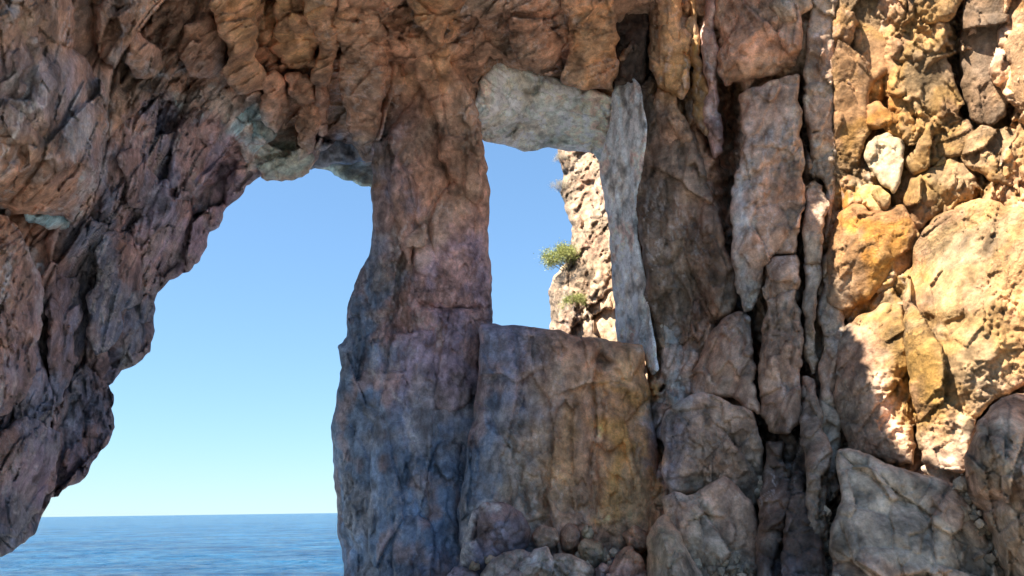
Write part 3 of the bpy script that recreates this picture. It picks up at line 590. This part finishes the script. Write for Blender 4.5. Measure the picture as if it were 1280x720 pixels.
rl('rock_rib', [(1002,470),(1018,474),(1030,520),(1036,590),(1034,660),(1020,700),(1004,660),(1008,600),(1000,540)], .5, 100, tcol=GRY, tw=.4)
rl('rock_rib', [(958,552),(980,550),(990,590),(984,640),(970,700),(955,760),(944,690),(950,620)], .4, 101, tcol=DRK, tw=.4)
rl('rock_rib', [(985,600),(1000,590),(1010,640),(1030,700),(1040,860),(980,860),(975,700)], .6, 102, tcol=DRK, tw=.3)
# sunlit half, its colours darkened to hold back the sun
S = dict(mat=COARSE, amps=(.22,.05,.010), cells=(1.1,.32), grain=.5, vein=.05, grit=.02, crack=.15, warp=.05)
rl('rock_face', [(1040,-300),(1140,-300),(1136,20),(1140,48),(1130,80),(1112,92),(1096,100),(1086,124),(1092,150),(1080,180),(1066,220),(1048,262),(1036,300),(1038,200),(1040,80)], .75, 110, prot=.35, R=.3, tcol=(.27,.15,.05), tw=.7, **S)
rl('rock_lobe', [(1138,30),(1156,32),(1168,44),(1184,76),(1196,108),(1206,130),(1196,146),(1172,152),(1150,148),(1128,158),(1112,150),(1110,124),(1122,92),(1136,60)], .85, 111, prot=.35, R=.25, **S)
rl('rock_lobe', [(1120,-300),(1200,-300),(1204,0),(1190,24),(1168,30),(1148,26),(1132,10)], 1.1, 112, prot=.3, R=.25, tcol=(.26,.15,.045), tw=.6, **S)
rl('rock_lobe', [(1202,-300),(1268,-300),(1262,20),(1256,60),(1262,110),(1256,146),(1236,158),(1214,150),(1204,120),(1200,70),(1204,20)], .75, 113, prot=.4, R=.35, tcol=(.13,.08,.045), tw=.85, **S)  # dark tint paints this lobe's shade into its colour
rl('rock_lobe', [(1264,20),(1290,-60),(1500,-100),(1500,150),(1290,160),(1272,140),(1258,110),(1254,60)], 1.0, 114, prot=.4, R=.35, tcol=(.33,.145,.03), tw=.5, **S)
rl('rock_knob', [(1083,182),(1094,170),(1110,165),(1124,172),(1130,190),(1126,222),(1116,244),(1102,232),(1090,214),(1081,200)], 1.05, 115, prot=.07, R=.2, tcol=(.46,.38,.26), tw=.6, **S)
rl('rock_knob', [(1070,240),(1082,230),(1100,232),(1114,246),(1110,262),(1096,268),(1078,258)], 1.05, 116, prot=.1, R=.2, tcol=(.46,.33,.12), tw=.7, **S)
rl('rock_lobe', [(1078,130),(1100,126),(1130,150),(1150,160),(1146,178),(1128,186),(1104,160),(1084,166)], .8, 117, prot=.25, R=.2, tcol=(.33,.145,.03), tw=.4, **S)
rl('rock_lobe', [(1150,154),(1190,148),(1212,150),(1222,180),(1200,196),(1180,196),(1160,212),(1140,220),(1130,196),(1146,180)], .85, 118, prot=.3, R=.25, **S)
rl('rock_lobe', [(1208,168),(1226,156),(1260,158),(1300,170),(1340,200),(1300,240),(1270,236),(1240,228),(1216,214),(1200,196)], 1.05, 119, prot=.35, R=.25, tcol=CRE, tw=.3, **S)
rl('rock_lobe', [(1138,222),(1162,210),(1186,198),(1204,204),(1222,222),(1216,250),(1186,262),(1160,276),(1146,292),(1132,280),(1128,250)], .8, 120, prot=.3, R=.25, **S)
rl('rock_lobe', [(1036,300),(1046,272),(1066,254),(1086,264),(1110,262),(1130,256),(1144,280),(1148,306),(1140,336),(1124,354),(1100,362),(1080,376),(1060,398),(1040,404),(1034,360)], .85, 121, prot=.4, R=.35, tcol=(.33,.145,.03), tw=.4, **S)
rl('big_lobe', [(1150,296),(1164,276),(1184,264),(1210,252),(1236,248),(1262,258),(1290,262),(1420,280),(1440,480),(1290,482),(1262,494),(1236,506),(1222,522),(1212,556),(1204,592),(1186,588),(1166,584),(1152,580),(1146,540),(1140,500),(1134,460),(1132,410),(1128,370),(1140,334)],
   1.0, 122, prot=.7, R=.5, edge=.6, mat=COARSE, amps=(.22,.05,.012), cells=(1.5,.34), grain=.5, vein=.06, grit=.02, crack=.15, warp=.05, creases=[([(1160,400),(1180,408),(1200,400)],8,.22),([(1165,415),(1180,425)],6,.18)])
rl('rock_lobe', [(1046,430),(1056,408),(1078,392),(1104,378),(1126,380),(1134,410),(1138,460),(1142,510),(1146,556),(1142,582),(1120,578),(1090,572),(1060,566),(1048,530),(1044,480)], .85, 123, prot=.45, R=.4, **S)
rl('rock_knob', [(1150,584),(1166,576),(1186,574),(1202,582),(1208,596),(1190,606),(1166,602)], 1.1, 124, prot=.15, R=.12, tcol=PGR, tw=.5, **S)
rl('rock_lobe', [(1262,300),(1290,280),(1400,300),(1400,470),(1290,470),(1274,420),(1272,350)], 1.7, 125, prot=.3, R=.25, **S)

# ================================================================== BOULDERS
def boulder(poly, Y, label, seed, group=None, name='boulder', cat='boulder', **k):
    kw = dict(prot=.9, R=.07, edge=.1, cuts=6, warp=.03, grit=.010, amps=(.13,.07,.02), cells=(.9,.36), stretch=1.2, back=1.3, seed=seed, jit=.05, vein=.15, grain=.6, crack=.4); kw.update(k)
    o = relief(name, poly, Y if callable(Y) else flat(Y), None, **kw)
    return tag(o, label, cat, group)
G1 = 'boulders fallen along the foot of the cave wall'
boulder([(1046,562),(1062,560),(1100,575),(1150,592),(1186,602),(1204,612),(1222,645),(1236,680),(1248,720),(1262,860),(1020,860),(1034,760),(1040,720),(1036,690),(1038,660),(1046,640),(1052,620),(1046,590)], 8.9,
    'big grey angular boulder in front of the sunlit wall, its pointed top at left', 131, G1, prot=.4, cells=(1.0,.4), amps=(.20,.10,.035), tcol=(.44,.34,.25), tw=.6, tilt=(0,-.35))
boulder([(1206,596),(1212,556),(1222,526),(1240,506),(1262,494),(1300,486),(1400,500),(1500,600),(1500,860),(1264,860),(1254,720),(1240,670),(1226,640),(1208,618)], 8.5,
    'tall rounded grey boulder cut off by the right edge of the picture', 132, G1, prot=.9, R=.45, edge=.5, tcol=GRY, tw=.5, amps=(.2,.1,.06))
boulder([(826,536),(832,514),(850,500),(882,490),(900,496),(916,506),(940,514),(952,550),(956,590),(948,630),(930,640),(900,620),(870,616),(838,618),(826,590)], 11.6,
    'brown boulder with a blue-grey left side, above the pointed boulder beside the square block', 133, G1, prot=.4, tilt=(-.2,0))
boulder([(826,622),(842,614),(870,616),(884,606),(906,595),(920,606),(940,626),(948,650),(950,690),(956,720),(950,860),(860,860),(850,720),(836,690),(830,650)], 10.9,
    'grey-brown boulder with a pointed peak just right of the square block', 134, G1, prot=.4, tcol=GRY, tw=.4)
boulder([(808,672),(822,648),(836,640),(852,668),(866,700),(880,720),(890,860),(800,860),(806,720)], 10.6, 'narrow tan boulder leaning against the foot of the square block', 135, G1, tcol=(.44,.34,.22), tw=.6)
boulder([(576,708),(580,672),(590,640),(604,627),(628,627),(652,640),(664,662),(660,684),(640,690),(622,700),(606,716),(600,760),(574,760)], 11.6,
    'dark rounded boulder with a pale left edge before the left half of the square block', 136, G1, prot=.3, R=.35, tcol=(.17,.15,.19), tw=.85)
G2 = 'stones piled at the foot of the square block'
def stone(poly, Y, label, seed, **k): 
    kw = dict(name='stone', cat='stone', prot=.35, R=.08, edge=.1, back=.6, amps=(.13,.06,.035), cells=(.5,.2)); kw.update(k); boulder(poly, Y, label, seed, G2, **kw)
stone([(600,718),(612,700),(630,690),(652,686),(668,694),(664,716),(650,740),(600,780)], 11.2, 'slate stone directly under the dark rounded boulder', 140, tcol=GRY, tw=.6)
stone([(652,700),(668,686),(684,682),(694,700),(690,730),(660,780),(640,740)], 11.0, 'tilted stone with a pale upper edge, right of the slate stone', 141, tcol=(.5,.44,.36), tw=.7)
stone([(682,700),(694,692),(712,692),(730,700),(744,712),(740,780),(690,780)], 10.9, 'low rounded grey-brown stone at the bottom edge below the orange streak', 142, tcol=(.46,.37,.28), tw=.8)
stone([(726,664),(732,656),(740,658),(743,668),(738,678),(730,676)], 11.7, 'small pale cream stone resting high on the pile', 143, tcol=(.75,.62,.42), tw=.95, back=.3, prot=.1, R=.08)
stone([(722,684),(732,672),(750,676),(760,694),(756,712),(736,716),(724,704)], 11.5, 'olive brown stone just below the small cream stone', 144, tcol=(.28,.23,.12), tw=.6)
stone([(758,716),(768,698),(780,684),(790,682),(802,696),(812,716),(820,780),(750,780)], 10.8, 'pyramid-shaped reddish stone at the foot of the orange corner', 145, tcol=RUS, tw=.4)
stone([(556,724),(566,710),(580,706),(598,714),(604,740),(560,780)], 11.3, 'leftmost stone of the pile, grey and at the bottom edge', 146, tcol=MAU, tw=.4)
stone([(742,712),(752,702),(764,706),(768,726),(740,760)], 11.1, 'small brown stone just left of the pyramid-shaped one', 147, tcol=BRN, tw=.4)
stone([(612,742),(622,722),(640,712),(656,714),(662,730),(650,790),(610,790)], 10.9, 'small grey stone cut by the bottom edge, below the slate stone', 160, tcol=GRY, tw=.6)
stone([(700,664),(712,652),(724,660),(726,682),(716,694),(700,688)], 11.9, 'upright brown stone just left of the small cream stone', 161, tcol=BRN, tw=.6)
stone([(776,668),(792,656),(808,664),(812,684),(800,692),(784,686)], 11.9, 'small rust stone lying behind the pyramid-shaped stone', 162, tcol=RUS, tw=.5)
stone([(664,668),(676,656),(694,660),(700,676),(690,690),(672,690)], 11.8, 'small grey stone between the dark rounded boulder and the tilted pale-edged stone', 163, tcol=GRY, tw=.6)
def gravel():
    rng = np.random.default_rng(5); V = []; F = []; ph = (1 + 5 ** .5) / 2
    ico = np.array([(-1,ph,0),(1,ph,0),(-1,-ph,0),(1,-ph,0),(0,-1,ph),(0,1,ph),(0,-1,-ph),(0,1,-ph),(ph,0,-1),(ph,0,1),(-ph,0,-1),(-ph,0,1)]) / 1.9
    tri = [(0,11,5),(0,5,1),(0,1,7),(0,7,10),(0,10,11),(1,5,9),(5,11,4),(11,10,2),(10,7,6),(7,1,8),(3,9,4),(3,4,2),(3,2,6),(3,6,8),(3,8,9),(4,9,5),(2,4,11),(6,2,10),(8,6,7),(9,8,1)]
    lines = [((590,706),(800,714),11.3),((860,712),(960,722),10.6),((944,600),(1040,712),11.6),((1020,640),(1040,716),10.3),((1198,606),(1256,716),9.1)]
    for (a, b, Y) in lines:
        for k in range(90):
            t = rng.uniform(); p = at(a[0] + (b[0] - a[0]) * t + rng.normal() * 5, a[1] + (b[1] - a[1]) * t + rng.normal() * 8, Y + rng.normal() * .12)[0]; r = rng.uniform(.02, .085)
            q = ico * rng.uniform(.6, 1.3, (12, 3)) * r * rng.uniform(.6, 1.3, 3); i = len(V); V += list(q + p); F += [(i + x, i + y, i + z) for x, y, z in tri]
    V = np.array(V); C = np.tile(np.array((.42, .33, .24)), (len(V), 1)) * np.repeat(rng.uniform(.5, 1.5, (len(V) // 12, 1)), 12, 0)
    tag(link_mesh('rubble', V, F, C, ROCK, smooth=False), 'small loose rubble lodged between the boulders', None, None, 'stuff')
gravel()
G3 = 'rubble in the dark cleft'
def rub(poly, Y, label, seed, **k): boulder(poly, Y, label, seed, G3, name='stone', cat='stone', prot=.35, R=.08, edge=.1, back=.6, amps=(.13,.06,.035), cells=(.5,.2), **k)
rub([(996,690),(1010,680),(1030,690),(1038,716),(1040,800),(990,800)], 10.2, 'dark stone at the left foot of the big angular boulder', 150, tcol=GRY, tw=.3)
rub([(950,700),(966,684),(984,692),(998,720),(990,800),(946,800)], 10.5, 'dark brown stone at the bottom of the cleft between the boulders', 151, tcol=DRK, tw=.3)
